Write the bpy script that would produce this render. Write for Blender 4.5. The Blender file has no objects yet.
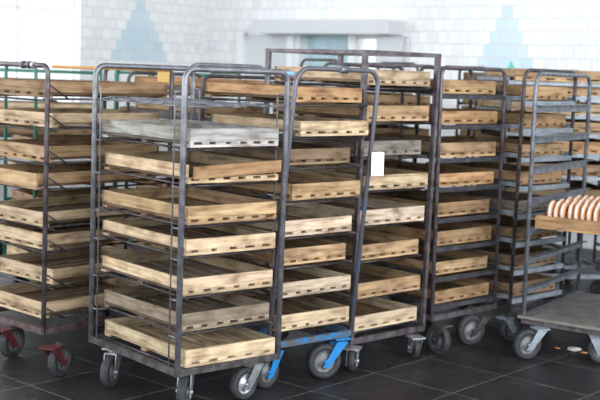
import bpy, bmesh, math, random
from mathutils import Vector, Matrix
random.seed(7)
C = bpy.context.scene.collection
PI = math.pi

# ------------------------------------------------------------------ materials
def new_mat(name):
    m = bpy.data.materials.new(name); m.use_nodes = True
    nt = m.node_tree; b = nt.nodes['Principled BSDF']
    return m, nt, b
def nd(nt, t, **kw):
    n = nt.nodes.new(t)
    for k, v in kw.items(): setattr(n, k, v)
    return n
def math_n(nt, op, a, b=None, c=None):
    n = nd(nt, 'ShaderNodeMath', operation=op)
    for i, v in enumerate((a, b, c)):
        if v is None: continue
        if isinstance(v, (int, float)): n.inputs[i].default_value = v
        else: nt.links.new(v, n.inputs[i])
    return n.outputs[0]
def ramp(nt, fac, stops):
    r = nd(nt, 'ShaderNodeValToRGB')
    e = r.color_ramp.elements
    while len(e) < len(stops): e.new(0.5)
    for el, (p, c) in zip(e, stops): el.position = p; el.color = (*c, 1) if len(c) == 3 else c
    nt.links.new(fac, r.inputs[0]); return r.outputs[0]
def mixc(nt, fac, a, b, mode='MIX'):
    n = nd(nt, 'ShaderNodeMix', data_type='RGBA', blend_type=mode)
    for s, v in ((0, fac), (6, a), (7, b)):
        if isinstance(v, (int, float)): n.inputs[s].default_value = v
        elif isinstance(v, tuple): n.inputs[s].default_value = (*v, 1)
        else: nt.links.new(v, n.inputs[s])
    return n.outputs[2]

def wood_material():
    m, nt, b = new_mat('worn_wood'); L = nt.links.new
    oi = nd(nt, 'ShaderNodeObjectInfo'); tc = nd(nt, 'ShaderNodeTexCoord')
    off = nd(nt, 'ShaderNodeCombineXYZ')
    L(math_n(nt, 'MULTIPLY', oi.outputs['Random'], 37.0), off.inputs[0])
    L(math_n(nt, 'MULTIPLY', oi.outputs['Random'], 91.0), off.inputs[2])
    add = nd(nt, 'ShaderNodeVectorMath', operation='ADD')
    L(tc.outputs['Object'], add.inputs[0]); L(off.outputs[0], add.inputs[1])
    mp = nd(nt, 'ShaderNodeMapping'); mp.inputs['Scale'].default_value = (3, 45, 45); L(add.outputs[0], mp.inputs[0])
    g = nd(nt, 'ShaderNodeTexNoise'); g.inputs['Scale'].default_value = 1.6; g.inputs['Detail'].default_value = 5; L(mp.outputs[0], g.inputs[0])
    grain = ramp(nt, g.outputs[0], [(.28, (.55, .49, .44)), (.5, (.95, .94, .92)), (.75, (1.12, 1.1, 1.06))])
    mp2 = nd(nt, 'ShaderNodeMapping'); mp2.inputs['Scale'].default_value = (6, 14, 14); L(add.outputs[0], mp2.inputs[0])
    d = nd(nt, 'ShaderNodeTexNoise'); d.inputs['Scale'].default_value = 1.2; d.inputs['Detail'].default_value = 4; L(mp2.outputs[0], d.inputs[0])
    dirt = ramp(nt, d.outputs[0], [(.28, (.40, .33, .28)), (.42, (.78, .74, .70)), (.55, (1.0, .99, .97)), (.72, (1.12, 1.10, 1.08))])
    vr = nd(nt, 'ShaderNodeMapRange'); vr.inputs['To Min'].default_value = .78; vr.inputs['To Max'].default_value = 1.18; L(oi.outputs['Random'], vr.inputs[0])
    c = mixc(nt, 1.0, oi.outputs['Color'], grain, 'MULTIPLY'); c = mixc(nt, 1.0, c, dirt, 'MULTIPLY')
    vm = nd(nt, 'ShaderNodeVectorMath', operation='SCALE'); L(c, vm.inputs[0]); L(vr.outputs[0], vm.inputs['Scale'])
    L(vm.outputs[0], b.inputs['Base Color']); b.inputs['Roughness'].default_value = .75
    b.inputs['Specular IOR Level'].default_value = .25
    bp = nd(nt, 'ShaderNodeBump'); bp.inputs['Strength'].default_value = .25; bp.inputs['Distance'].default_value = .003
    L(g.outputs[0], bp.inputs['Height']); L(bp.outputs[0], b.inputs['Normal'])
    return m
def metal_material(name, base, worn, rough=.42, metallic=.55, amount=.5, scale=14):
    m, nt, b = new_mat(name); L = nt.links.new
    tc = nd(nt, 'ShaderNodeTexCoord')
    n = nd(nt, 'ShaderNodeTexNoise'); n.inputs['Scale'].default_value = scale; n.inputs['Detail'].default_value = 6; n.inputs['Roughness'].default_value = .65
    L(tc.outputs['Object'], n.inputs[0])
    c = ramp(nt, n.outputs[0], [(max(0, amount - .08), base), (min(1, amount + .08), worn)])
    L(c, b.inputs['Base Color']); b.inputs['Metallic'].default_value = metallic
    rr = nd(nt, 'ShaderNodeMapRange'); rr.inputs['To Min'].default_value = rough - .1; rr.inputs['To Max'].default_value = rough + .2
    L(n.outputs[0], rr.inputs[0]); L(rr.outputs[0], b.inputs['Roughness'])
    return m
def plain(name, col, rough=.6, metallic=0, noise=.12, scale=30):
    m, nt, b = new_mat(name); L = nt.links.new
    tc = nd(nt, 'ShaderNodeTexCoord'); n = nd(nt, 'ShaderNodeTexNoise'); n.inputs['Scale'].default_value = scale; n.inputs['Detail'].default_value = 4
    L(tc.outputs['Object'], n.inputs[0])
    c = ramp(nt, n.outputs[0], [(.3, tuple(x * (1 - noise) for x in col)), (.7, tuple(min(1, x * (1 + noise)) for x in col))])
    L(c, b.inputs['Base Color']); b.inputs['Roughness'].default_value = rough; b.inputs['Metallic'].default_value = metallic
    return m
WOOD = wood_material()
STEEL = metal_material('worn_grey_steel', (.17, .175, .20), (.28, .285, .31), .38, .6, .52)
DARK = metal_material('dark_steel', (.055, .05, .055), (.13, .11, .11), .45, .5, .55)
PURPLE = metal_material('brown_grey_steel', (.080, .066, .072), (.165, .145, .158), .42, .5, .5)
BASEDARK = metal_material('worn_dark_base_steel', (.055, .050, .050), (.125, .115, .115), .4, .5, .5)
RAIL = metal_material('dark_rail_steel', (.045, .047, .055), (.09, .09, .10), .5, .4, .55)
BLUEGREY = metal_material('blue_grey_steel', (.13, .15, .18), (.24, .26, .30), .45, .5, .5)
CHIPPED = metal_material('chipped_blue_paint', (.10, .095, .10), (.015, .17, .42), .5, .15, .555, 22)
POSTBLUE = metal_material('steel_with_blue_paint_remains', (.14, .14, .165), (.03, .19, .40), .42, .4, .67, 9)
BLUE = plain('blue_paint', (.012, .19, .50), .45)
LIGHTBLUE = plain('light_blue_paint', (.22, .42, .72), .45)
GREEN = plain('green_paint', (.035, .17, .12), .45)
RED = plain('dark_red_paint', (.085, .016, .019), .5, 0, .3)
BROWNRED = metal_material('brown_red_frame', (.085, .045, .045), (.15, .11, .11), .5, .3, .5)
OCHRE = plain('ochre_paint', (.55, .27, .08), .5)
YELLOW = plain('yellow_paint', (.62, .40, .10), .55)
ZINC = metal_material('zinc_plated_steel', (.42, .44, .47), (.62, .64, .68), .32, .8, .5)
GREYFORK = metal_material('grey_painted_steel', (.24, .28, .33), (.34, .38, .43), .5, .3, .5)
RUBBER = plain('grey_black_rubber', (.030, .031, .034), .7, 0, .3, 40)
HUB = metal_material('wheel_hub_grey', (.10, .10, .11), (.19, .19, .20), .5, .4, .5, 30)
PLATFORM = plain('worn_plywood_sheet', (.20, .185, .17), .6, 0, .3, 8)
PAPER = plain('white_paper', (.83, .84, .90), .8, 0, .03)
WHITEMETAL = plain('white_enamel', (.75, .76, .80), .4, 0, .05)
BREADTAN = plain('baked_crust', (.64, .30, .12), .7, 0, .3, 60)
BREADPALE = plain('pale_glaze', (.86, .74, .67), .6, 0, .12, 50)
TEAL = plain('teal_plastic', (.10, .55, .45), .4)

# ------------------------------------------------------------------ mesh helpers
def add_box(bm, x0, x1, y0, y1, z0, z1, mi=0, rot=None):
    vs = [bm.verts.new(v) for v in ((x0,y0,z0),(x1,y0,z0),(x1,y1,z0),(x0,y1,z0),(x0,y0,z1),(x1,y0,z1),(x1,y1,z1),(x0,y1,z1))]
    for f in ((0,3,2,1),(4,5,6,7),(0,1,5,4),(1,2,6,5),(2,3,7,6),(3,0,4,7)):
        fa = bm.faces.new([vs[i] for i in f]); fa.material_index = mi
    if rot: bmesh.ops.transform(bm, matrix=rot, verts=vs)
    return vs
def add_tube(bm, pts, r, seg=10, closed=False, square=False):
    pts = [Vector(p) for p in pts]; n = len(pts)
    if square: seg = 4; r = r * 1.414
    t0 = (pts[1] - pts[0]).normalized()
    ref = Vector((0, 0, 1)) if abs(t0.z) < .9 else Vector((1, 0, 0))
    nrm = (ref - t0 * ref.dot(t0)).normalized(); rings = []; prev = t0
    for i, p in enumerate(pts):
        if i == 0: t = t0
        elif i == n - 1: t = (pts[-1] - pts[-2]).normalized()
        else: t = ((pts[i] - pts[i-1]).normalized() + (pts[i+1] - pts[i]).normalized()).normalized()
        q = prev.rotation_difference(t); nrm = (q @ nrm); nrm = (nrm - t * nrm.dot(t)).normalized(); prev = t
        bn = t.cross(nrm); k = 1.0
        if 0 < i < n - 1:
            d = (pts[i+1] - pts[i]).normalized().dot(t); k = 1 / max(d, .5) if square else 1.0
        a0 = PI / 4 if square else 0
        rings.append([bm.verts.new(p + (nrm * math.cos(a0 + 2*PI*j/seg) + bn * math.sin(a0 + 2*PI*j/seg)) * r * k) for j in range(seg)])
    for a, b in zip(rings, rings[1:]):
        for j in range(seg):
            f = bm.faces.new((a[j], a[(j+1) % seg], b[(j+1) % seg], b[j])); f.smooth = not square
    bm.faces.new(rings[0][::-1]); bm.faces.new(rings[-1])
def rounded(pts, rc, k=6):
    """round the inner corners of a polyline"""
    pts = [Vector(p) for p in pts]; out = [pts[0]]
    for a, b, c in zip(pts, pts[1:], pts[2:]):
        u = (a - b).normalized(); w = (c - b).normalized()
        p0 = b + u * rc; p1 = b + w * rc; ce = b + (u + w) * rc
        for i in range(k + 1):
            th = PI / 2 * i / k
            out.append(ce - w * rc * math.cos(th) - u * rc * math.sin(th))
    out.append(pts[-1]); return out
def add_disc(bm, prof, seg=24, mi=None, axis='y'):
    """lathe a closed profile [(axial, radius)] about the y axis"""
    rings = []
    for a, r in prof:
        rings.append([bm.verts.new((r*math.cos(2*PI*j/seg), a, r*math.sin(2*PI*j/seg))) for j in range(seg)])
    n = len(rings)
    for i in range(n):
        A, B = rings[i], rings[(i+1) % n]
        for j in range(seg):
            f = bm.faces.new((A[j], A[(j+1) % seg], B[(j+1) % seg], B[j])); f.smooth = True
            if mi: f.material_index = mi[i]
def link(name, bm, mat, parent=None, shear=None, bevel=0):
    if shear:
        for v in bm.verts: v.co = shear(v.co)
    bmesh.ops.recalc_face_normals(bm, faces=bm.faces)
    me = bpy.data.meshes.new(name); bm.to_mesh(me); bm.free()
    for m in (mat if isinstance(mat, (list, tuple)) else [mat]): me.materials.append(m)
    o = bpy.data.objects.new(name, me); C.objects.link(o)
    if parent: o.parent = parent
    if bevel:
        md = o.modifiers.new('bevel', 'BEVEL'); md.width = bevel; md.segments = 2; md.limit_method = 'ANGLE'
    return o
def thing(name, label, cat, loc=(0, 0, 0), rz=0, group=None):
    o = bpy.data.objects.new(name, None); C.objects.link(o); o.empty_display_size = .05
    o.location = loc; o.rotation_euler = (0, 0, rz); tag(o, label, cat, group); return o
def tag(o, label, cat, group=None):
    o['label'] = label; o['category'] = cat
    if group: o['group'] = group
    return o
def struct(o): o['kind'] = 'structure'; return o

# ------------------------------------------------------------------ room
UX = Vector((.749, -.663, 0)); VX = Vector((.663, .749, 0)); CORNER = Vector((-1.34, 15.0, 0))
ROOM_ROT = math.atan2(UX.y, UX.x)
ROOM = Matrix.Translation(CORNER) @ Matrix.Rotation(ROOM_ROT, 4, 'Z')   # local x: along right wall, local y: away along left wall (room is x>0, y<0)
RX, RY, RH = 16.5, -16.5, 5.2

def tile_material(name, tw, th, axis, s0, ztop, swap):
    """white glazed tiles in running bond, with a stepped pyramid of pale blue tiles"""
    m, nt, b = new_mat(name); L = nt.links.new
    tc = nd(nt, 'ShaderNodeTexCoord'); sp = nd(nt, 'ShaderNodeSeparateXYZ'); L(tc.outputs['Object'], sp.inputs[0])
    s = sp.outputs[axis]; z = sp.outputs[2]
    row = math_n(nt, 'FLOOR', math_n(nt, 'DIVIDE', math_n(nt, 'SUBTRACT', ztop, z), th))     # 0 at the apex row
    par = math_n(nt, 'MODULO', math_n(nt, 'ADD', row, 400), 2)
    sx = math_n(nt, 'DIVIDE', math_n(nt, 'SUBTRACT', s, s0), tw)                              # 0 at the pyramid axis
    col = math_n(nt, 'ADD', sx, math_n(nt, 'MULTIPLY', math_n(nt, 'SUBTRACT', 1, par), .5))
    fx = math_n(nt, 'FRACT', math_n(nt, 'ADD', col, 200)); fz = math_n(nt, 'FRACT', math_n(nt, 'DIVIDE', math_n(nt, 'SUBTRACT', ztop + 40 * th, z), th))
    gx = math_n(nt, 'LESS_THAN', math_n(nt, 'MINIMUM', fx, math_n(nt, 'SUBTRACT', 1, fx)), .022)
    gz = math_n(nt, 'LESS_THAN', math_n(nt, 'MINIMUM', fz, math_n(nt, 'SUBTRACT', 1, fz)), .03)
    grout = math_n(nt, 'MAXIMUM', gx, gz)
    half = math_n(nt, 'MULTIPLY', math_n(nt, 'ADD', row, 1), .5)
    inside = math_n(nt, 'MULTIPLY', math_n(nt, 'LESS_THAN', math_n(nt, 'ABSOLUTE', sx), half), math_n(nt, 'GREATER_THAN', row, -.5))
    inside = math_n(nt, 'MULTIPLY', inside, math_n(nt, 'LESS_THAN', row, 5.5))
    wn = nd(nt, 'ShaderNodeTexWhiteNoise', noise_dimensions='2D'); cv = nd(nt, 'ShaderNodeCombineXYZ')
    L(math_n(nt, 'FLOOR', math_n(nt, 'ADD', col, 200)), cv.inputs[0]); L(row, cv.inputs[1]); L(cv.outputs[0], wn.inputs[0])
    white = ramp(nt, wn.outputs[0], [(0, (.80, .81, .82)), (.5, (.845, .85, .855)), (1, (.89, .89, .895))])
    blue = ramp(nt, wn.outputs[0], [(0, (.56, .71, .79)), (1, (.63, .77, .83))])
    c = mixc(nt, inside, white, blue); c = mixc(nt, grout, c, (.60, .615, .635))
    L(c, b.inputs['Base Color']); b.inputs['Roughness'].default_value = .22
    bp = nd(nt, 'ShaderNodeBump'); bp.inputs['Strength'].default_value = .3; bp.inputs['Distance'].default_value = .002; bp.invert = True
    L(grout, bp.inputs['Height']); L(bp.outputs[0], b.inputs['Normal'])
    return m
def floor_material():
    m, nt, b = new_mat('dark_stone_floor_tiles'); L = nt.links.new
    tc = nd(nt, 'ShaderNodeTexCoord'); sp = nd(nt, 'ShaderNodeSeparateXYZ'); L(tc.outputs['Object'], sp.inputs[0])
    # tile grid is aligned with the walls
    def grid(o, shift):
        q = math_n(nt, 'ADD', math_n(nt, 'DIVIDE', math_n(nt, 'SUBTRACT', o, shift), .526), 100)
        f = math_n(nt, 'FRACT', q); return math_n(nt, 'FLOOR', q), math_n(nt, 'MINIMUM', f, math_n(nt, 'SUBTRACT', 1, f))
    cu = CORNER.dot(UX); cv_ = CORNER.dot(VX)
    iu, du = grid(sp.outputs[0], -3.222 - cu); iv, dv = grid(sp.outputs[1], 4.922 - cv_)
    n = nd(nt, 'ShaderNodeTexNoise'); n.inputs['Scale'].default_value = 2.2; n.inputs['Detail'].default_value = 8; n.inputs['Roughness'].default_value = .62; L(tc.outputs['Object'], n.inputs[0])
    n2 = nd(nt, 'ShaderNodeTexNoise'); n2.inputs['Scale'].default_value = 26; n2.inputs['Detail'].default_value = 6; L(tc.outputs['Object'], n2.inputs[0])
    wn = nd(nt, 'ShaderNodeTexWhiteNoise', noise_dimensions='2D'); cv = nd(nt, 'ShaderNodeCombineXYZ'); L(iu, cv.inputs[0]); L(iv, cv.inputs[1]); L(cv.outputs[0], wn.inputs[0])
    base = ramp(nt, n.outputs[0], [(.3, (.013, .013, .0145)), (.6, (.028, .028, .030)), (.8, (.052, .051, .051))])
    var = ramp(nt, wn.outputs[0], [(0, (.75, .75, .78)), (1, (1.2, 1.2, 1.2))]); base = mixc(nt, 1.0, base, var, 'MULTIPLY')
    spk = ramp(nt, n2.outputs[0], [(.4, (.75, .75, .75)), (.7, (1.35, 1.33, 1.3))]); base = mixc(nt, 1.0, base, spk, 'MULTIPLY')
    w = math_n(nt, 'ADD', .008, math_n(nt, 'MULTIPLY', math_n(nt, 'SUBTRACT', n2.outputs[0], .5), .022))
    g = math_n(nt, 'LESS_THAN', math_n(nt, 'MINIMUM', du, dv), w)
    c = mixc(nt, g, base, (.125, .117, .11))
    L(c, b.inputs['Base Color'])
    r = ramp(nt, n.outputs[0], [(.3, (.34,) * 3), (.7, (.60,) * 3)]); L(r, b.inputs['Roughness'])
    b.inputs['Specular IOR Level'].default_value = .35
    bp = nd(nt, 'ShaderNodeBump'); bp.inputs['Strength'].default_value = .2; bp.inputs['Distance'].default_value = .006
    L(n2.outputs[0], bp.inputs['Height']); L(bp.outputs[0], b.inputs['Normal'])
    return m
PLASTER = plain('white_plaster', (.74, .74, .74), .85, 0, .03, 4)
def wall_box(name, boxes, mat):
    bm = bmesh.new()
    for bx in boxes: add_box(bm, *bx)
    o = link(name, bm, mat); o.matrix_world = ROOM; return struct(o)
TILE_L = tile_material('white_wall_tiles_left', .150, .124, 1, -1.122, 2.488, True)
TILE_R = tile_material('white_wall_tiles_right', .134, .136, 0, 4.617, 2.452, False)
wall_box('floor', [(-.2, RX, RY, .2, -.1, 0)], floor_material())
wall_box('ceiling', [(-.2, RX, RY, .2, RH, RH + .1)], PLASTER)
def holes(lo, hi, wins, z0, z1, mk):
    """wall strip along one axis with window holes"""
    out = []; p = lo
    for a, b2 in wins:
        out.append(mk(p, a, 0, RH)); out.append(mk(a, b2, 0, z0)); out.append(mk(a, b2, z1, RH)); p = b2
    out.append(mk(p, hi, 0, RH)); return out
WL = [(-15.6, -13.4), (-12.2, -10.0), (-8.9, -6.4), (-5.4, -2.05)]  # last one is in view; the other three are added for light
WN = [(1.2, 4.2), (5.6, 8.6), (10.0, 13.0)]  # unseen windows, added to light the trolleys from the near side
WR = [(-14.5, -11.5), (-10.3, -7.3), (-6.1, -3.1)]  # unseen windows, added to light the tray fronts from the right
wall_box('wall_left', holes(RY, .2, WL, .95, 4.6, lambda a, b2, z0, z1: (-.25, 0, a, b2, z0, z1)), TILE_L)
wall_box('wall_back', [(0, .70, 0, .25, 0, RH), (.70, 1.60, 0, .25, 2.15, RH), (1.60, 1.68, 0, .25, 0, RH), (1.68, 2.46, 0, .25, 0, .9), (1.68, 2.46, 0, .25, 2.13, RH),
                       (2.46, 2.50, 0, .25, 0, RH), (2.50, 2.92, 0, .25, 2.13, RH), (2.50, 2.92, 0, .25, 0, .9), (2.92, RX, 0, .25, 0, RH)], TILE_R)
wall_box('wall_near', holes(0, RX, WN, 2.2, 4.8, lambda a, b2, z0, z1: (a, b2, RY - .25, RY, z0, z1)), PLASTER)
wall_box('wall_right', holes(RY, .2, WR, 2.2, 4.8, lambda a, b2, z0, z1: (RX, RX + .25, a, b2, z0, z1)), PLASTER)
def glass_material():
    m, nt, b = new_mat('window_glass'); L = nt.links.new
    out = nt.nodes['Material Output']; tr = nd(nt, 'ShaderNodeBsdfTransparent'); gl = nd(nt, 'ShaderNodeBsdfGlossy'); gl.inputs['Roughness'].default_value = .02
    mx = nd(nt, 'ShaderNodeMixShader'); mx.inputs[0].default_value = .06
    L(tr.outputs[0], mx.inputs[1]); L(gl.outputs[0], mx.inputs[2]); L(mx.outputs[0], out.inputs[0]); return m
GLASS = glass_material(); FRAME = plain('white_window_paint', (.90, .90, .90), .5, 0, .02)
def window(name, fixed, a, b2, z0, z1, axis, mulls, depth):
    """frame + glass in an opening; axis 'y' = left/right wall, 'x' = back/near wall"""
    root = bpy.data.objects.new(name, None); C.objects.link(root); root.matrix_world = ROOM; struct(root)
    bm = bmesh.new(); w = .04
    def put(p, q, zz0, zz1, d0, d1):
        if axis == 'y': add_box(bm, d0, d1, p, q, zz0, zz1)
        else: add_box(bm, p, q, d0, d1, zz0, zz1)
    d0, d1 = fixed, fixed + depth
    put(a, a + w, z0, z1, d0, d1); put(b2 - w, b2, z0, z1, d0, d1); put(a + w, b2 - w, z0, z0 + w, d0, d1); put(a + w, b2 - w, z1 - w, z1, d0, d1)
    for mu in mulls: put(mu - .015, mu + .015, z0 + w, z1 - w, d0 + .01, d1 - .01)
    if z1 - z0 > 3: put(a + w, b2 - w, 2.285, 2.31, d0 + .01, d1 - .01)
    link('window_frame', bm, FRAME, root)
    bm = bmesh.new(); dm = (d0 + d1) / 2
    if axis == 'y': add_box(bm, dm - .003, dm + .003, a + w, b2 - w, z0 + w, z1 - w)
    else: add_box(bm, a + w, b2 - w, dm - .003, dm + .003, z0 + w, z1 - w)
    link('window_glass', bm, GLASS, root)
    bm = bmesh.new()
    return root
k = 1
for a, b2 in WL: window('window_%d' % k, -.18, a, b2, .95, 4.6, 'y', [a + (b2 - a) * .33, a + (b2 - a) * .76], .07); k += 1  # only the last window is in view, the other three are added for light
for a, b2 in WN: window('window_%d' % k, RY - .18, a, b2, 2.2, 4.8, 'x', [(a + b2) / 2], .07); k += 1  # added unseen windows, only there for light
for a, b2 in WR: window('window_%d' % k, RX + .1, a, b2, 2.2, 4.8, 'y', [(a + b2) / 2], .07); k += 1  # added unseen windows, only there for light
window('window_%d' % k, .12, 2.50, 2.92, .9, 2.13, 'x', [], .07); k += 1
# serving hatch with pale blue tiles behind it
HATCH = new_mat('pale_blue_hatch_tiles'); hm, hnt, hb = HATCH
br = nd(hnt, 'ShaderNodeTexBrick'); br.inputs['Color1'].default_value = (.42, .60, .66, 1); br.inputs['Color2'].default_value = (.47, .66, .72, 1); br.inputs['Mortar'].default_value = (.60, .70, .74, 1)
br.inputs['Scale'].default_value = 1; br.inputs['Brick Width'].default_value = .15; br.inputs['Row Height'].default_value = .15; br.inputs['Mortar Size'].default_value = .006; br.offset = 0
htc = nd(hnt, 'ShaderNodeTexCoord'); hmp = nd(hnt, 'ShaderNodeMapping'); hmp.inputs['Rotation'].default_value = (PI / 2, 0, 0)
hnt.links.new(htc.outputs['Object'], hmp.inputs[0]); hnt.links.new(hmp.outputs[0], br.inputs[0]); hnt.links.new(br.outputs[0], hb.inputs['Base Color']); hb.inputs['Roughness'].default_value = .3
wall_box('trim_1', [(1.68, 2.46, .17, .22, .9, 2.13)], hm)
wall_box('trim_2', [(1.15, 3.28, -.30, 0, 2.135, 2.29)], plain('grey_white_canopy', (.66, .67, .69), .6, 0, .03))
wall_box('trim_3', [(2.92, 3.30, -.05, 0, 0, 2.135)], plain('grey_white_panel', (.66, .68, .71), .5, 0, .03))
dr = bpy.data.objects.new('door_1', None); C.objects.link(dr); dr.matrix_world = ROOM; struct(dr)
bm = bmesh.new(); add_box(bm, .64, .76, -.05, .05, 0, 2.16); add_box(bm, 1.52, 1.62, -.05, .05, 0, 2.13); link('door_frame', bm, plain('white_door_frame', (.86, .87, .88), .5, 0, .02), dr)
bm = bmesh.new(); add_box(bm, .76, 1.52, .02, .06, .01, 2.135); link('door_leaf', bm, plain('grey_white_door', (.68, .70, .72), .5, 0, .02), dr)
bm = bmesh.new(); add_tube(bm, [(1.44, -.03, 1.02), (1.34, -.03, 1.02)], .012); add_tube(bm, [(1.44, -.03, 1.02), (1.44, .03, 1.02)], .01); link('door_handle', bm, ZINC, dr)
for (nm, lx, lz, w, h) in (('a', .10, 2.0, .05, .07),):
    pass
def on_right(x, y, z): return ROOM @ Vector((x, y, z))
for lx, ly, ax in ((.14, -.0, 'x'), (0, -.14, 'y')):
    bm = bmesh.new()
    if ax == 'x': add_box(bm, lx - .035, lx + .035, -.03, 0, 1.90, 1.99)
    else: add_box(bm, 0, .03, ly - .035, ly + .035, 1.90, 1.99)
    o = link('switch_box', bm, WHITEMETAL, bevel=.006); o.matrix_world = ROOM
    tag(o, 'small white switch box on the tiles just %s of the far wall corner' % ('right' if ax == 'x' else 'left'), 'switch')
bm = bmesh.new(); add_tube(bm, rounded([(3.36, -.02, .6), (3.36, -.02, 2.12), (3.22, -.02, 2.12)], .03), .014); o = link('white_pipe', bm, WHITEMETAL); o.matrix_world = ROOM
tag(o, 'thin white pipe up the tiled wall right of the canopy', 'pipe')

# ------------------------------------------------------------------ trolleys
class Cart:
    def __init__(s, x, y, yaw, W, D, zt, zb, sx=0, sy=0):
        s.x, s.y, s.yaw, s.W, s.D, s.zt, s.zb, s.sx, s.sy = x, y, yaw, W, D, zt, zb, sx, sy
    twist = False
    def shear(s, p):
        dz = max(p.z - s.zb, 0); k = max(0, 1 - p.y / s.D) if s.twist else 1
        return Vector((p.x + s.sx * dz * k, p.y + s.sy * dz, p.z))
    def world(s, p):
        q = s.shear(Vector(p)); c, n = math.cos(s.yaw), math.sin(s.yaw)
        return Vector((s.x + c*q.x - n*q.y, s.y + n*q.x + c*q.y, q.z))
    def local(s, p):
        dx, dy = p[0] - s.x, p[1] - s.y; c, n = math.cos(s.yaw), math.sin(s.yaw); return Vector((c*dx + n*dy, -n*dx + c*dy, 0))
def castor(root, cart, wx, wy, phi, trail, R, T, forkmat, hubmat=HUB):
    """castor with tyre touching the floor at world (wx, wy); phi = how far the wheel face turns to the right of the viewer"""
    tc = Vector((-wx, -wy, 0)).normalized(); n = tc * math.cos(phi) + Vector((-tc.y, tc.x, 0)) * math.sin(phi)
    ang = math.atan2(n.y, n.x) + PI / 2                       # local -y looks along n
    l = cart.local((wx, wy))
    M = Matrix.Translation(l) @ Matrix.Rotation(ang - cart.yaw, 4, 'Z')
    top = cart.zb - .018; w = T / 2 + .008
    bm = bmesh.new()
    add_box(bm, trail - .045, trail + .045, -.045, .045, top - .008, top)
    z1 = min(top - .008, 2 * R + .012)
    add_tube(bm, [(trail, 0, z1 - .004), (trail, 0, top - .004)], .024, 12)
    if True:
        add_box(bm, trail - .03, trail + .03, -w - .004, w + .004, z1 - .008, z1)
        for sg in (-1, 1):
            y0, y1 = sorted((sg * w, sg * (w + .005)))
            vs = add_box(bm, -.02, .02, y0, y1, R - .03, z1 - .004)
            for v in vs:
                if v.co.z > R: v.co.x = trail + (.034 if v.co.x > 0 else -.034)
    add_tube(bm, [(0, -w - .012, R), (0, w + .012, R)], .010, 8)
    f = link('castor', bm, forkmat, root); f.matrix_local = M
    h = T / 2; bm = bmesh.new()
    add_disc(bm, [(-h, R*.66), (-h, R*.90), (-h*.62, R), (h*.62, R), (h, R*.90), (h, R*.66)], 32)
    for v in bm.verts: v.co.z += R
    link('tyre', bm, RUBBER, f)
    bm = bmesh.new()
    add_disc(bm, [(-h*.75, R*.67), (-h*.45, R*.58), (-h*.45, R*.34), (-h*1.0, R*.26), (-h*1.0, .008), (h*1.0, .008), (h*1.0, R*.26), (h*.45, R*.34), (h*.45, R*.58), (h*.75, R*.67)], 24)
    for v in bm.verts: v.co.z += R
    link('wheel_hub', bm, hubmat, f)
def default_castors(root, cart, spots, R, T, mat, trail=.05):
    for lx, ly in spots:
        p = cart.world((lx, ly, 0)); castor(root, cart, p.x, p.y, random.uniform(-1.2, 1.2), random.choice((-1, 1)) * trail, R, T, mat)

def trolley(cart, label, tube_mat, base_mat, rail_mat, levels, hoop='front', rc=.06, r=.017, square=False, rail=(.028, .024), front_bar=None, base_h=.034, platform=None, group='tray trolleys', name='tray_trolley', mats=None, sides=(0, 1)):
    W, D, zt, zb = cart.W, cart.D, cart.zt, cart.zb; sh = cart.shear
    root = thing(name, label, 'trolley', (cart.x, cart.y, 0), cart.yaw, group)
    mats = mats or {}
    def tube(nm, pts, rad, mat, sq=False):
        bm = bmesh.new(); add_tube(bm, pts, rad, 10, square=sq); return link(nm, bm, mat, root, sh)
    if hoop in ('front', 'square'):
        for nm, y in (('front_hoop', 0), ('rear_hoop', D)):
            zf = zb - base_h / 2
            pts = [(0, y, zf), (0, y, zt), (W, y, zt), (W, y, zf)]
            if hoop == 'front': pts = rounded(pts, rc)
            tube(nm, pts, r, mats.get(nm, tube_mat), square)
        if hoop == 'square':
            for x in (0, W): tube('top_rail', [(x, r, zt), (x, D - r, zt)], r * .9, tube_mat, True)
    else:
        for nm, x in (('left_hoop', 0), ('right_hoop', W)):
            tube(nm, rounded([(x, 0, zb), (x, 0, zt), (x, D, zt), (x, D, zb)], rc), r, tube_mat)
    # base frame
    bm = bmesh.new(); b = base_h / 2; t = .0115
    add_box(bm, -t, W + t, -t, t, zb - b, zb + b); add_box(bm, -t, W + t, D - t, D + t, zb - b, zb + b)
    add_box(bm, -t, t, t, D - t, zb - b, zb + b); add_box(bm, W - t, W + t, t, D - t, zb - b, zb + b)
    add_box(bm, t, W - t, D/2 - t, D/2 + t, zb - b, zb + b*.6)
    link('base_frame', bm, base_mat, root)
    if platform:
        bm = bmesh.new(); add_box(bm, -.03, W + .03, -.03, D + .03, zb + b, zb + b + .018); link('platform_sheet', bm, platform, root, bevel=.003)
    # shelf rails: angle irons the trays slide on
    fl, hg = rail if rail != 'rod' else (0, 0)
    if rail == 'rod':
        for z in levels:
            for y in (.06, D - .06):
                bm = bmesh.new(); add_tube(bm, [(.0, y, z - .0175), (W, y, z - .0175)], .0055, 6); link('cross_rod', bm, rail_mat, root, sh)
                for x in (0,): pass
    for z in levels:
        for sg in sides:
            bm = bmesh.new()
            if rail == 'rod':
                x = .046 if sg == 0 else W - .046
                add_tube(bm, [(x, .004, z - .0065), (x, D - .004, z - .0065)], .0055, 6); link('shelf_rail', bm, rail_mat, root, sh)
                continue
            x0, x1 = (.0, fl + .016) if sg == 0 else (W - fl - .016, W)
            add_box(bm, x0, x1, .0, D, z - .004, z)
            xx = (x0, x0 + .004) if sg == 0 else (x1 - .004, x1)
            if rail_mat is BLUEGREY: add_box(bm, xx[0], xx[1], .0, D, z - .004 - hg, z - .004)
            else: add_box(bm, xx[0], xx[1], .0, D, z, z + hg)
            link('shelf_rail', bm, rail_mat, root, sh)
        if front_bar:
            bm = bmesh.new(); add_box(bm, .0, W, -.012, .018, z - front_bar, z - .0045); link('front_bar', bm, rail_mat, root, sh)
    return root

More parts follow.
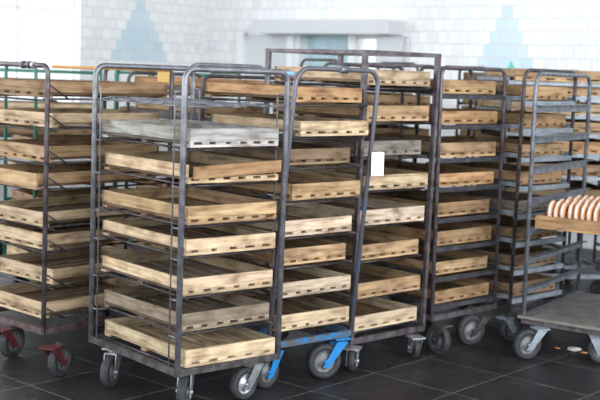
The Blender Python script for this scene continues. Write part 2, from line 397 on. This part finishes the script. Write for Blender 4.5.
# ------------------------------------------------------------------ wooden trays
def tray_meshes(W, D, hb, closed=False, nsl=7):
    """meshes for end board, side board, slatted bottom, batten (each centred, grain along local x)"""
    def done(bm, nm):
        if nm != 'notched_strip': bmesh.ops.bevel(bm, geom=bm.edges[:], offset=.0015, segments=1, affect='EDGES')
        bmesh.ops.recalc_face_normals(bm, faces=bm.faces)
        me = bpy.data.meshes.new(nm); bm.to_mesh(me); bm.free(); me.materials.append(WOOD); return me
    bm = bmesh.new(); add_box(bm, -W/2, W/2, -.008, .008, 0, hb); e = done(bm, 'end_board')
    bm = bmesh.new(); add_box(bm, -D/2 + .0165, D/2 - .0165, -.0075, .0075, 0, hb); s = done(bm, 'side_board')
    bm = bmesh.new(); pitch = W / nsl
    for i in range(nsl):
        c = -W/2 + pitch * (i + .5); hw = pitch * (.5 if closed else .36) - .001
        if i in (0, nsl - 1) and not closed: hw = pitch * .44
        dz = random.uniform(-.0012, .0012)
        add_box(bm, -D/2 + .0185, D/2 - .0185, c - hw, c + hw, .001, .0158)
    sl = done(bm, 'slatted_bottom')
    bm = bmesh.new(); nb = random.choice((5, 5, 6, 6)); pit = W / nb; h = .0165; edge = []
    for i in range(nb + 1):
        c = -W/2 + pit * i; hw = pit * random.uniform(.20, .36)
        edge += [(max(-W/2, c - hw), i > 0), (min(W/2, c + hw), i < nb)]
    low = []
    for j, (xx, _) in enumerate(edge):
        if j % 2 == 0: low += ([(xx, h - .0035)] if j else []) + [(xx, 0)]
        else: low += [(xx, 0)] + ([(xx, h - .0035)] if j < len(edge) - 1 else [])
    prof = low + [(W/2, h), (-W/2, h)]
    fr = [bm.verts.new((xx, -.009, zz)) for xx, zz in prof]; bk = [bm.verts.new((xx, .009, zz)) for xx, zz in prof]
    bm.faces.new(fr); bm.faces.new(bk[::-1])
    for j in range(len(prof)): bm.faces.new((fr[j], bk[j], bk[(j+1) % len(prof)], fr[(j+1) % len(prof)]))
    st = done(bm, 'notched_strip')
    bm = bmesh.new(); add_box(bm, -W/2, W/2, -.022, .022, 0, .013); bt = done(bm, 'batten')
    return e, s, sl, bt, st
TM = {}
def variant(W, D, k):
    key = (round(W, 3), round(D, 3), k)
    if key not in TM: TM[key] = tray_meshes(W, D, (.050, .056, .060)[k % 3], False, (7, 6, 7)[k % 3])
    return TM[key]
TONES = {'new': (.66, .53, .37), 'cream': (.58, .45, .305), 'pink': (.63, .515, .405), 'mid': (.47, .325, .195), 'orange': (.50, .31, .165), 'tan': (.40, .265, .15), 'old': (.25, .175, .115), 'brown': (.34, .225, .14), 'grey': (.30, .275, .25), 'dun': (.29, .235, .18), 'white': (.47, .465, .465)}
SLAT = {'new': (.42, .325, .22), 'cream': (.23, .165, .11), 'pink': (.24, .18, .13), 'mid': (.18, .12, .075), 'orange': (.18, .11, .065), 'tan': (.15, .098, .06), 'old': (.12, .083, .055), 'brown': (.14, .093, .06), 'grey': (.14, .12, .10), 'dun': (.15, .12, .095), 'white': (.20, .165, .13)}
ADJ = {'new': 'fresh pale', 'cream': 'cream coloured', 'mid': 'tan', 'tan': 'deep tan', 'orange': 'orange tinted', 'old': 'dark worn', 'brown': 'brown', 'grey': 'grey weathered', 'white': 'whitish', 'pink': 'pinkish cream', 'dun': 'grey brown'}
ORD = ['topmost', 'second from the top', 'third from the top', 'fourth from the top', 'fourth from the bottom', 'third from the bottom', 'second from the bottom', 'lowest']
def jit(c, a=.06):
    f = 1 + random.uniform(-a, a); return (c[0]*f, c[1]*f * random.uniform(.98, 1.02), c[2]*f * random.uniform(.96, 1.04), 1)
def tray(cart, lx, off, z, tone, label, group, W=None, D=None, yaw=0., k=None, broken=False, tilt=0., slats=None, plain_front=False):
    W = W or cart.W - .075; D = D or (cart.D - .035 if off < .03 and not cart.twist else cart.D - .10)
    k = random.randrange(6) if k is None else k
    e, s, sl, bt, st = variant(W, D, k); hb = (.050, .056, .060)[k % 3]
    p = cart.world((lx, off, z + .0008))
    root = thing('bread_tray', label, 'tray', p, cart.yaw + yaw, group); root.rotation_euler[0] = tilt
    tone_c = TONES[tone]; sc = SLAT[slats or tone]
    def put(nm, me, loc, rz, col):
        o = bpy.data.objects.new(nm, me); C.objects.link(o); o.parent = root; o.location = loc; o.rotation_euler = (0, 0, rz); o.color = col; return o
    zb_ = .029
    if not broken:
        o = put('end_board', e, (0, .008, .0135 if plain_front else zb_), 0, jit(tone_c))
        if plain_front: o.scale[2] = (hb + zb_ - .0135) / hb
    worn = random.uniform(.48, .74); tone_shade = tuple(x * worn for x in tone_c)  # worn darkens boards: shade of the tray interior painted into their colour
    put('end_board', e, (0, D - .008, zb_), 0, jit(tone_shade, .1))
    for sg in (-1, 1): put('side_board', s, (sg * (W/2 - .0075), D/2, zb_), PI/2, jit(tone_shade if (sg > 0) == (cart.yaw > 0) and not plain_front else tone_c, .10))  # the side showing its inner face gets the painted shade too
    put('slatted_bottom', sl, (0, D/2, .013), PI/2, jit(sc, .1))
    if not plain_front: put('notched_strip', st, (0, .009, .0128), 0, jit(tone_c, .12))
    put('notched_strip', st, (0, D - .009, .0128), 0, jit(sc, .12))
    for i, y in enumerate((.022, D/2, D - .022)):
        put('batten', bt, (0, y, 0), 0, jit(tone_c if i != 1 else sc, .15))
    if broken:
        o = put('end_board', e, (.012, -.012, zb_ + .004), .05, jit(TONES['orange'])); o.rotation_euler = (.10, -.035, .05)
    return root

# ------------------------------------------------------------------ the trolleys of the photograph
def fill(cart, rows, who, group, side=0., wk=None):
    n = len(rows)
    for i, rw in enumerate(rows):
        if rw is None: continue
        off, z, tone = rw[:3]; opt = rw[3] if len(rw) > 3 else {}
        o = dict(opt); note = o.pop('note', ''); yaw = o.pop('yaw', random.uniform(-.022, .022)); dx = o.pop('dx', random.uniform(-.006, .006)); tn = o.pop('adj', ADJ[tone])
        pos = (ORD[i] if i < 4 else ORD[8 - (n - i)]) if n == 8 else (['topmost'] + ORD[1:n - 1] + ['lowest'])[i] if n < 6 else ORD[i] if i < n - 1 else 'lowest'
        if cart.twist: yaw += .8 * cart.sx * (z - cart.zb) / cart.D
        tray(cart, cart.W / 2 + dx, off, z, tone, '%s wooden tray%s, %s on the %s' % (tn, note, pos, who), group, yaw=yaw, **o)
def lv(rows): return [r[1] for r in rows if r]

# A: left trolley, red castors
A = Cart(-1.869, 6.475, -.733, .64, .884, 1.663, .20, .008, .003)
rowsA = [(.024, 1.488, 'brown'), (.054, 1.324, 'cream'), (.045, 1.132, 'mid'), (-.030, .985, 'mid', dict(dx=-.012, adj='knotty tan', plain_front=True)), (.0, .780, 'cream', dict(slats='brown', yaw=.02)), (.042, .644, 'cream', dict(slats='brown')), (.075, .447, 'cream', dict(slats='brown')), (.017, .262, 'cream', dict(slats='mid'))]
rA = trolley(A, 'brownish steel tray trolley on dark red castors at the left edge', PURPLE, BROWNRED, DARK, lv(rowsA), rc=.045, r=.014, rail='rod')
bm = bmesh.new(); add_tube(bm, [(A.W, .03, A.zt - .005), (A.W, A.D - .03, A.zt - .005)], .008); link('top_rail', bm, OCHRE, rA, A.shear)
bm = bmesh.new(); add_box(bm, A.W - .075, A.W + .03, A.D - .05, A.D - .046, A.zt - .075, A.zt - .012); link('number_plate', bm, YELLOW, rA, A.shear)
for x in (.40, .46, .50):
    bm = bmesh.new(); add_tube(bm, [(x, 0, A.zt), (x + .022, 0, A.zt)], .021, 12); link('pipe_sleeve', bm, PURPLE if x < .48 else ZINC, rA, A.shear)
for z in lv(rowsA):
    bm = bmesh.new(); add_tube(bm, [(A.W + .012, .0, z + .075), (A.W + .012, .13, z - .004)], .005, 6); link('brace', bm, DARK, rA, A.shear)
castor(rA, A, -1.261, 5.873, .99, -.086, .094, .045, RED); castor(rA, A, -1.613, 6.227, .87, -.086, .094, .045, RED)
default_castors(rA, A, [(.10, .78), (.54, .78)], .086, .045, RED)
fill(A, rowsA, 'left red castor trolley', 'trays on the left trolley')

# B: front trolley with wire top shelf
B = Cart(-.556, 5.206, .707, .618, .819, 1.674, .225, .002, -.001)
rowsB = [(.0, 1.305, 'white', dict(adj='white painted', slats='grey')), (.004, 1.133, 'cream', dict(adj='cream', broken=True, note=' with loose front', slats='brown')), (.0, .936, 'mid', dict(adj='honey brown', slats='brown')),
         (.008, .786, 'cream', dict(slats='brown')), (.013, .590, 'cream', dict(adj='straw coloured', slats='dun')), (.035, .410, 'dun', dict(adj='rough grey brown')), (-.010, .243, 'new', dict(k=1, adj='fresh pale'))]
rB = trolley(B, 'front grey tubular tray trolley with a wire mesh top shelf', STEEL, BASEDARK, DARK, lv(rowsB), rc=.055, r=.0145, rail='rod', base_h=.034)
bm = bmesh.new()
for i in range(13):
    x = .0 + B.W * i / 12; zz = [(x + random.uniform(-.01, .01), B.D * j / 6, 1.50 + random.uniform(-.008, .008)) for j in range(7)]; add_tube(bm, zz, .003, 6)
for j in range(9):
    y = B.D * j / 8; zz = [(B.W * i / 6, y + random.uniform(-.01, .01), 1.505 + random.uniform(-.009, .009)) for i in range(7)]; add_tube(bm, zz, .0035, 6)
link('wire_shelf', bm, STEEL, rB, B.shear)
for y in (.075, B.D - .06):
    for x in (-.002, B.W + .002):
        bm = bmesh.new(); add_tube(bm, rounded([(x, y - .06 if y < .4 else y + .06, B.zt - .11), (x, y, B.zt - .11), (x, y, B.zb)], .02), .0042, 8); link('side_rod', bm, STEEL, rB, B.shear)
for z in [1.50] + lv(rowsB):
    for x in (-.002, B.W + .002):
        for y0, y1 in ((0, .075), (B.D - .06, B.D)):
            bm = bmesh.new(); add_tube(bm, [(x, y0, z - .016), (x, y1, z - .016)], .004, 6); link('side_rod', bm, STEEL, rB, B.shear)
castor(rB, B, -.961, 5.701, 1.12, .03, .084, .045, ZINC); castor(rB, B, -.538, 5.384, 1.35, .03, .084, .045, ZINC); castor(rB, B, -.255, 5.572, .75, .075, .084, .045, ZINC, ZINC)
default_castors(rB, B, [(.54, .72)], .084, .045, ZINC)
fill(B, rowsB, 'front wire shelf trolley', 'trays on the front trolley')

# C: leaning trolley with blue paint
Cc = Cart(-.141, 5.715, .706, .590, .83, 1.698, .245, .078, -.016); Cc.twist = True
rowsC = [(.05, 1.521, 'orange', dict(slats='old')), (-.02, 1.346, 'cream', dict(adj='dusty cream')), (.088, 1.186, 'old'), (-.004, 1.011, 'mid'), (.025, .814, 'pink', dict(slats='mid')), (.055, .653, 'mid', dict(adj='honey brown')), (-.004, .494, 'pink', dict(adj='whitish new', slats='brown')), (-.010, .314, 'new', dict(adj='yellowish new', slats='mid'))]
rC = trolley(Cc, 'leaning tray trolley with chipped blue paint, right behind the front trolley', POSTBLUE, CHIPPED, DARK, lv(rowsC), rail='rod', rc=.085, r=.0128, mats={'rear_hoop': STEEL})
bm = bmesh.new(); add_tube(bm, [(.0, .02, Cc.zt - .03), (0, Cc.D - .05, Cc.zt - .03)], .011); link('top_rail', bm, LIGHTBLUE, rC, Cc.shear)
bm = bmesh.new(); add_tube(bm, [(.29, 0, Cc.zt), (.35, 0, Cc.zt)], .021, 12); link('pipe_sleeve', bm, STEEL, rC, Cc.shear)
castor(rC, Cc, -.15, 5.787, .87, .07, .092, .05, BLUE); castor(rC, Cc, .163, 6.024, .42, .095, .098, .05, BLUE)
default_castors(rC, Cc, [(.1, .74), (.54, .74)], .094, .05, BLUE)
fill(Cc, rowsC, 'leaning blue trolley', 'trays on the leaning blue trolley')
q = Cc.world((.628, -.01, 1.19)); bm = bmesh.new()
for i in range(6):
    u0, u1 = -.042 + .014 * i, -.042 + .014 * (i + 1); f0, f1 = .010 * math.sin(u0 * 40), .010 * math.sin(u1 * 40)
    vs = add_box(bm, u0, u1, 0, .0012, -.065, .065)
    for v in vs: v.co.y += .010 * math.sin(v.co.x * 40) + .006 * v.co.z / .065
bmesh.ops.remove_doubles(bm, verts=bm.verts, dist=.0002)
pp = link('paper_sheet', bm, PAPER); pp.location = q + Vector((0.01, -.03, 0)); pp.rotation_euler = (0, .03, .35)
tag(pp, 'white sheet of paper hung on the leaning post beside the grey tray', 'paper')

# D: taller trolley with square top frame
D_ = Cart(.322, 6.275, .75, .622, .82, 1.803, .150, .006, -.005)
rowsD = [(.016, 1.618, 'cream', dict(adj='clean cream')), (.008, 1.414, 'mid'), (.062, 1.211, 'grey'), (-.005, 1.019, 'cream', dict(slats='old')), (.002, .816, 'pink', dict(slats='brown')), (.033, .608, 'mid', dict(slats='old', adj='straw coloured')), (.002, .393, 'mid', dict(slats='old', adj='dull straw')), (.020, .198, 'new', dict(slats='mid'))]
rD = trolley(D_, 'tall tray trolley with a square brown grey top frame', PURPLE, PURPLE, DARK, lv(rowsD), rail='rod', hoop='square', r=.0115, square=True)
castor(rD, D_, .330, 6.20, 1.40, .02, .061, .038, ZINC); castor(rD, D_, .715, 6.56, -1.08, .02, .061, .038, ZINC)
default_castors(rD, D_, [(.1, .72), (.55, .72)], .061, .038, ZINC)
fill(D_, rowsD, 'tall square trolley', 'trays on the tall square trolley')

# E: trolley with dark front bars
E_ = Cart(.835, 6.725, .752, .625, .87, 1.737, .207, -.008, .007)
rowsE = [(.039, 1.578, 'tan', dict(adj='sandy')), (.022, 1.394, 'orange', dict(adj='warm brown')), (.022, 1.190, 'mid', dict(slats='old', adj='pale knotty')), (.022, 1.011, 'orange', dict(adj='honey coloured')), (.043, .822, 'tan', dict(slats='old')), (.022, .645, 'tan', dict(adj='patchy tan', slats='old')), (.047, .457, 'mid', dict(slats='old')), (.022, .284, 'tan', dict(adj='yellowish', slats='old'))]
rE = trolley(E_, 'tray trolley with dark steel bars under each tray, right of the tall square one', PURPLE, PURPLE, RAIL, lv(rowsE), rc=.05, r=.0128, front_bar=.030)
castor(rE, E_, .872, 6.655, -.80, .03, .094, .045, DARK); castor(rE, E_, 1.109, 6.917, .60, .09, .098, .05, DARK)
default_castors(rE, E_, [(.1, .77), (.56, .77)], .09, .045, DARK)
fill(E_, rowsE, 'dark bar trolley', 'trays on the dark bar trolley')

# F: trolley with blue grey bars
F_ = Cart(1.39, 7.14, .765, .585, .87, 1.742, .183, .006, -.003)
rowsF = [(.03, 1.551, 'tan', dict(adj='golden brown')), (.03, 1.372, 'tan'), (.03, 1.185, 'mid'), (.03, .998, 'tan', dict(adj='honey brown', slats='old')), (.03, .815, 'grey'), (.03, .632, 'brown'), (.03, .448, 'old'), (.03, .262, 'brown', dict(adj='dull brown'))]
rF = trolley(F_, 'tray trolley with blue grey bars standing behind the empty rail trolley', DARK, DARK, GREYFORK, lv(rowsF), rc=.06, r=.0128, front_bar=.034)
castor(rF, F_, 1.39, 7.066, .85, -.06, .094, .045, GREYFORK)
default_castors(rF, F_, [(.49, .10), (.1, .77), (.49, .77)], .085, .045, GREYFORK)
fill(F_, rowsF, 'blue grey bar trolley', 'trays on the blue grey bar trolley')

# G: right front trolley with bare rails, platform and the ring rolls
G_ = Cart(1.4, 6.743, -.58, .56, .969, 1.72, .209, -.006, -.001)
lvG = [1.531, 1.344, 1.157, .967, .783, .604, .418, .255]
rG = trolley(G_, 'blue grey trolley with bare angle rails and a flat sheet platform, at the right edge', BLUEGREY, PURPLE, BLUEGREY, lvG, hoop='side', rc=.085, r=.0135, rail=(.034, .042), base_h=.03, platform=PLATFORM)
castor(rG, G_, 1.404, 6.613, .55, .085, .092, .045, GREYFORK); default_castors(rG, G_, [(.19, .80), (.47, .10), (.47, .85)], .085, .045, GREYFORK)
tray(G_, G_.W / 2, .03, .783, 'orange', 'brown wooden tray filled with ring shaped rolls at the right edge', 'ring roll trays', W=.50, D=.90, yaw=0, k=0, slats='brown', plain_front=True)
ring_mesh = None
def ring():
    global ring_mesh
    bm = bmesh.new(); R, r = .047, .0175; S, T = 28, 12; rings = []
    for i in range(S):
        a = 2*PI*i/S; wob = 1 + .03 * math.sin(3*a)
        rings.append([bm.verts.new((r * .98 * math.sin(2*PI*j/T), (R + r * 1.15 * math.cos(2*PI*j/T)) * wob * math.cos(a), (R + r * 1.15 * math.cos(2*PI*j/T)) * wob * math.sin(a))) for j in range(T)])
    for i in range(S):
        for j in range(T):
            f = bm.faces.new((rings[i][j], rings[(i+1) % S][j], rings[(i+1) % S][(j+1) % T], rings[i][(j+1) % T])); f.smooth = True
            ph = 2*PI*(j + .5)/T; f.material_index = 1 if math.cos(ph) > .74 else 0
    me_o = link('ring_roll', bm, [BREADTAN, BREADPALE]); return me_o
proto = ring(); first = True
for ri, (yl, x0, cnt, nm) in enumerate(((.13, .105, 9, 'front'), (.29, .100, 9, 'second'), (.45, .095, 9, 'third'), (.61, .10, 9, 'back'))):
    for i in range(cnt):
        o = proto if first else proto.copy()
        if not first: C.objects.link(o)
        first = False
        p = G_.world((x0 + .0405 * i + random.uniform(-.003, .003), yl + random.uniform(-.006, .006), .783 + .030 + .0675 + .0045))
        o.location = p; o.rotation_euler = (random.uniform(0, 6.28) , random.uniform(-.02, .02), G_.yaw + random.uniform(-.03, .03))
        tag(o, 'pale ring shaped roll standing on edge in the %s row of the tray' % nm, 'bread roll', 'ring rolls in the %s row' % nm)

# ------------------------------------------------------------------ trolleys further back
def simple_rows(n, z0, z1, tones, offs=.02): 
    return [(offs + random.uniform(-.02, .03), z0 + (z1 - z0) * i / (n - 1), random.choice(tones)) for i in range(n)]
def back(cart, label, who, group, mat, rows, rail_mat=DARK, rc=.06, r=.0125, cm=DARK, **kw):
    root = trolley(cart, label, mat, mat, rail_mat, lv(rows), rc=rc, r=r, group='trolleys in the back', **kw)
    default_castors(root, cart, [(.1, .1), (cart.W - .1, .1), (.1, cart.D - .1), (cart.W - .1, cart.D - .1)], .08, .04, cm)
    fill(cart, rows, who, group); return root
back(Cart(-1.82 - .64*math.cos(-1.0), 7.6 - .64*math.sin(-1.0), -1.0, .64, .87, 1.66, .19), 'green tray trolley half hidden behind the left trolley', 'green trolley behind the left one', 'trays on the green trolley at the left', GREEN, simple_rows(7, 1.46, .26, ['brown', 'mid', 'cream', 'old']), GREEN)
back(Cart(-.65, 7.2, .73, .64, .87, 1.63, .2), 'dark tubular trolley seen through the top of the front one', 'dark trolley behind the front one', 'trays on the dark trolley in the back', DARK, [(.02, 1.53, 'orange'), (.03, 1.36, 'mid'), (.02, 1.19, 'cream'), (.02, .98, 'mid'), (.03, .8, 'brown'), (.02, .6, 'old'), (.02, .4, 'mid')])
r5 = back(Cart(-.767, 9.2, 1.25, .64, .87, 1.65, .2), 'grey green trolley standing near the left tiled wall, seen almost end on', 'grey green trolley', 'trays on the grey green trolley', GREEN, [(.02, 1.45, 'cream'), (.02, 1.25, 'mid'), (.02, 1.05, 'brown')])
K2 = Cart(-2.76, 9.9, -1.4, .64, .95, 1.635, .2)
r2 = back(K2, 'green trolley with long green top rails, farthest on the left', 'far green trolley', 'trays on the far green trolley', GREEN, [(.02, 1.45, 'mid'), (.02, 1.25, 'cream'), (.02, 1.05, 'brown')])
for rt, kc in ((r2, K2), (r5, Cart(-.767, 9.2, 1.25, .64, .87, 1.65, .2))):
    for x in (.0, kc.W):
        bm = bmesh.new(); add_tube(bm, [(x, 0, kc.zt - .03), (x, kc.D, kc.zt - .03)], .012); link('top_rail', bm, GREEN, rt)
back(Cart(-.037, 10.26, -1.0, .62, .87, 1.79, .2), 'dark trolley with a rounded top in front of the blue hatch', 'dark trolley by the blue hatch', 'trays on the trolley by the hatch', DARK, [(.02, 1.6, 'cream'), (.02, 1.44, 'mid'), (.02, 1.28, 'brown'), (.02, 1.12, 'mid'), (.02, .96, 'mid')], rc=.09)
back(Cart(.41, 8.3, .3, .62, .87, 1.755, .2), 'brown grey back trolley', 'brown grey back trolley', 'trays on the brown grey trolley', PURPLE, [(.02, 1.58, 'cream'), (.02, 1.45, 'mid'), (.02, 1.32, 'brown'), (.02, 1.19, 'mid'), (.02, 1.06, 'cream'), (.02, .92, 'old')])
back(Cart(1.40, 10.15, -1.35, .62, .87, 1.77, .2), 'dark trolley with a narrow arched top, far behind the dark bar trolley', 'far arched trolley', 'trays on the far arched trolley', DARK, [(.02, 1.64, 'old'), (.02, 1.54, 'mid'), (.02, 1.44, 'tan'), (.02, 1.34, 'brown'), (.02, 1.24, 'tan'), (.02, 1.14, 'mid'), (.02, 1.04, 'brown')])
H_ = Cart(1.52, 8.35, .12, .95, .87, 1.655, .2)
rowsH = [(-.02, 1.673, 'mid', dict(adj='long pale brown', k=2)), (.045, 1.575, 'mid'), (.02, 1.43, 'cream'), (.02, 1.29, 'mid'), (.02, 1.14, 'orange'), (.02, .97, 'brown'), (.02, .78, 'old'), (.02, .58, 'mid')]
back(H_, 'wide trolley with pale shelf bars behind the right trolleys, tray on top', 'wide far trolley', 'trays on the wide far trolley', BLUEGREY, rowsH, GREYFORK, front_bar=.028)
I_ = Cart(2.56, 8.35, .10, .70, .87, 1.70, .2)
back(I_, 'tray trolley on red castors at the far right edge', 'far right red castor trolley', 'trays on the far right trolley', BLUEGREY, [(.02, 1.52, 'mid'), (.02, 1.34, 'orange'), (.02, 1.14, 'mid'), (.02, .94, 'cream'), (.02, .74, 'mid'), (.02, .54, 'brown'), (.02, .34, 'mid')], GREYFORK, cm=RED, front_bar=.028)

# small things
bm = bmesh.new(); add_disc(bm, [(0, .001), (0, .028), (.07, .028), (.085, .012), (.11, .012), (.11, .001)], 20)
for v in bm.verts: v.co = Vector((v.co.x, v.co.z, v.co.y))
o = link('plastic_bottle', bm, TEAL); o.location = H_.world((.12, .35, 1.673 + .0335)); tag(o, 'small teal plastic bottle on top of the far wide trolley', 'bottle')
for i, (x, y, s_) in enumerate(((1.754, 6.859, .030), (1.80, 6.80, .016), (1.66, 6.90, .012))):
    bm = bmesh.new(); bmesh.ops.create_icosphere(bm, subdivisions=2, radius=s_)
    for v in bm.verts: v.co = Vector((v.co.x * 1.5, v.co.y, v.co.z * .45)) * random.uniform(.85, 1.15)
    o = link('bread_crust', bm, BREADTAN if i else BREADPALE); o.location = (x, y, s_ * .42)
    tag(o, ('largest pale bread scrap', 'small tan bread scrap right of the large one', 'tiny tan bread scrap left of the large one')[i] + ' on the floor under the right trolley', 'bread scrap')

# ------------------------------------------------------------------ light: sky outside, area lamps at the seen window and at added unseen ones
w = bpy.data.worlds.new('sky'); bpy.context.scene.world = w; w.use_nodes = True
w.node_tree.nodes['Background'].inputs[0].default_value = (.86, .93, 1.0, 1); w.node_tree.nodes['Background'].inputs[1].default_value = 1.25
def day(x, y, z, sx, sy, inward, e, col=(.93, .97, 1.0)):
    l = bpy.data.lights.new('window_daylight', 'AREA'); l.shape = 'RECTANGLE'; l.size = sx; l.size_y = sy; l.energy = e; l.color = col
    o = bpy.data.objects.new('window_daylight', l); C.objects.link(o)
    d = (ROOM.to_3x3() @ Vector(inward)).normalized()
    q = d.to_track_quat('-Z', 'Y'); o.matrix_world = Matrix.Translation(ROOM @ Vector((x, y, z))) @ q.to_matrix().to_4x4()
for (a, b2), pw in zip(WL, (130, 130, 110, 40)): day(-.05, (a + b2) / 2, 2.75, b2 - a - .1, 3.5, (1, 0, -.2), pw)  # only the last lamp sits at the window in view
for a, b2 in WN: day((a + b2) / 2, RY + .02, 3.5, b2 - a - .1, 2.5, (0, 1, -.25), 185)  # fill lamps at the added near wall windows
for a, b2 in WR: day(RX - .02, (a + b2) / 2, 3.5, b2 - a - .1, 2.5, (-1, 0, -.25), 400)  # fill lamps at the added right wall windows

# ------------------------------------------------------------------ camera
f, pitch, roll, h = 1115.494, .114285, .036425, 1.67816
cam = bpy.data.cameras.new('camera'); co = bpy.data.objects.new('camera', cam); C.objects.link(co)
cam.sensor_width = 36; cam.lens = f / 600 * 36; cam.clip_end = 100
rt = Vector((1, 0, 0)); fw = Vector((0, math.cos(pitch), -math.sin(pitch))); up = Vector((0, math.sin(pitch), math.cos(pitch)))
R_ = rt * math.cos(roll) + up * math.sin(roll); U_ = -rt * math.sin(roll) + up * math.cos(roll)
M = Matrix((R_, U_, -fw)).transposed().to_4x4(); M.translation = (0, 0, h); co.matrix_world = M
cam.dof.use_dof = True; cam.dof.focus_distance = 5.6; cam.dof.aperture_fstop = 2.6
sc = bpy.context.scene; sc.camera = co
sc.view_settings.view_transform = 'Standard'; sc.view_settings.look = 'None'; sc.view_settings.gamma = 1; sc.view_settings.use_curve_mapping = False
sc.view_settings.exposure = 0.2
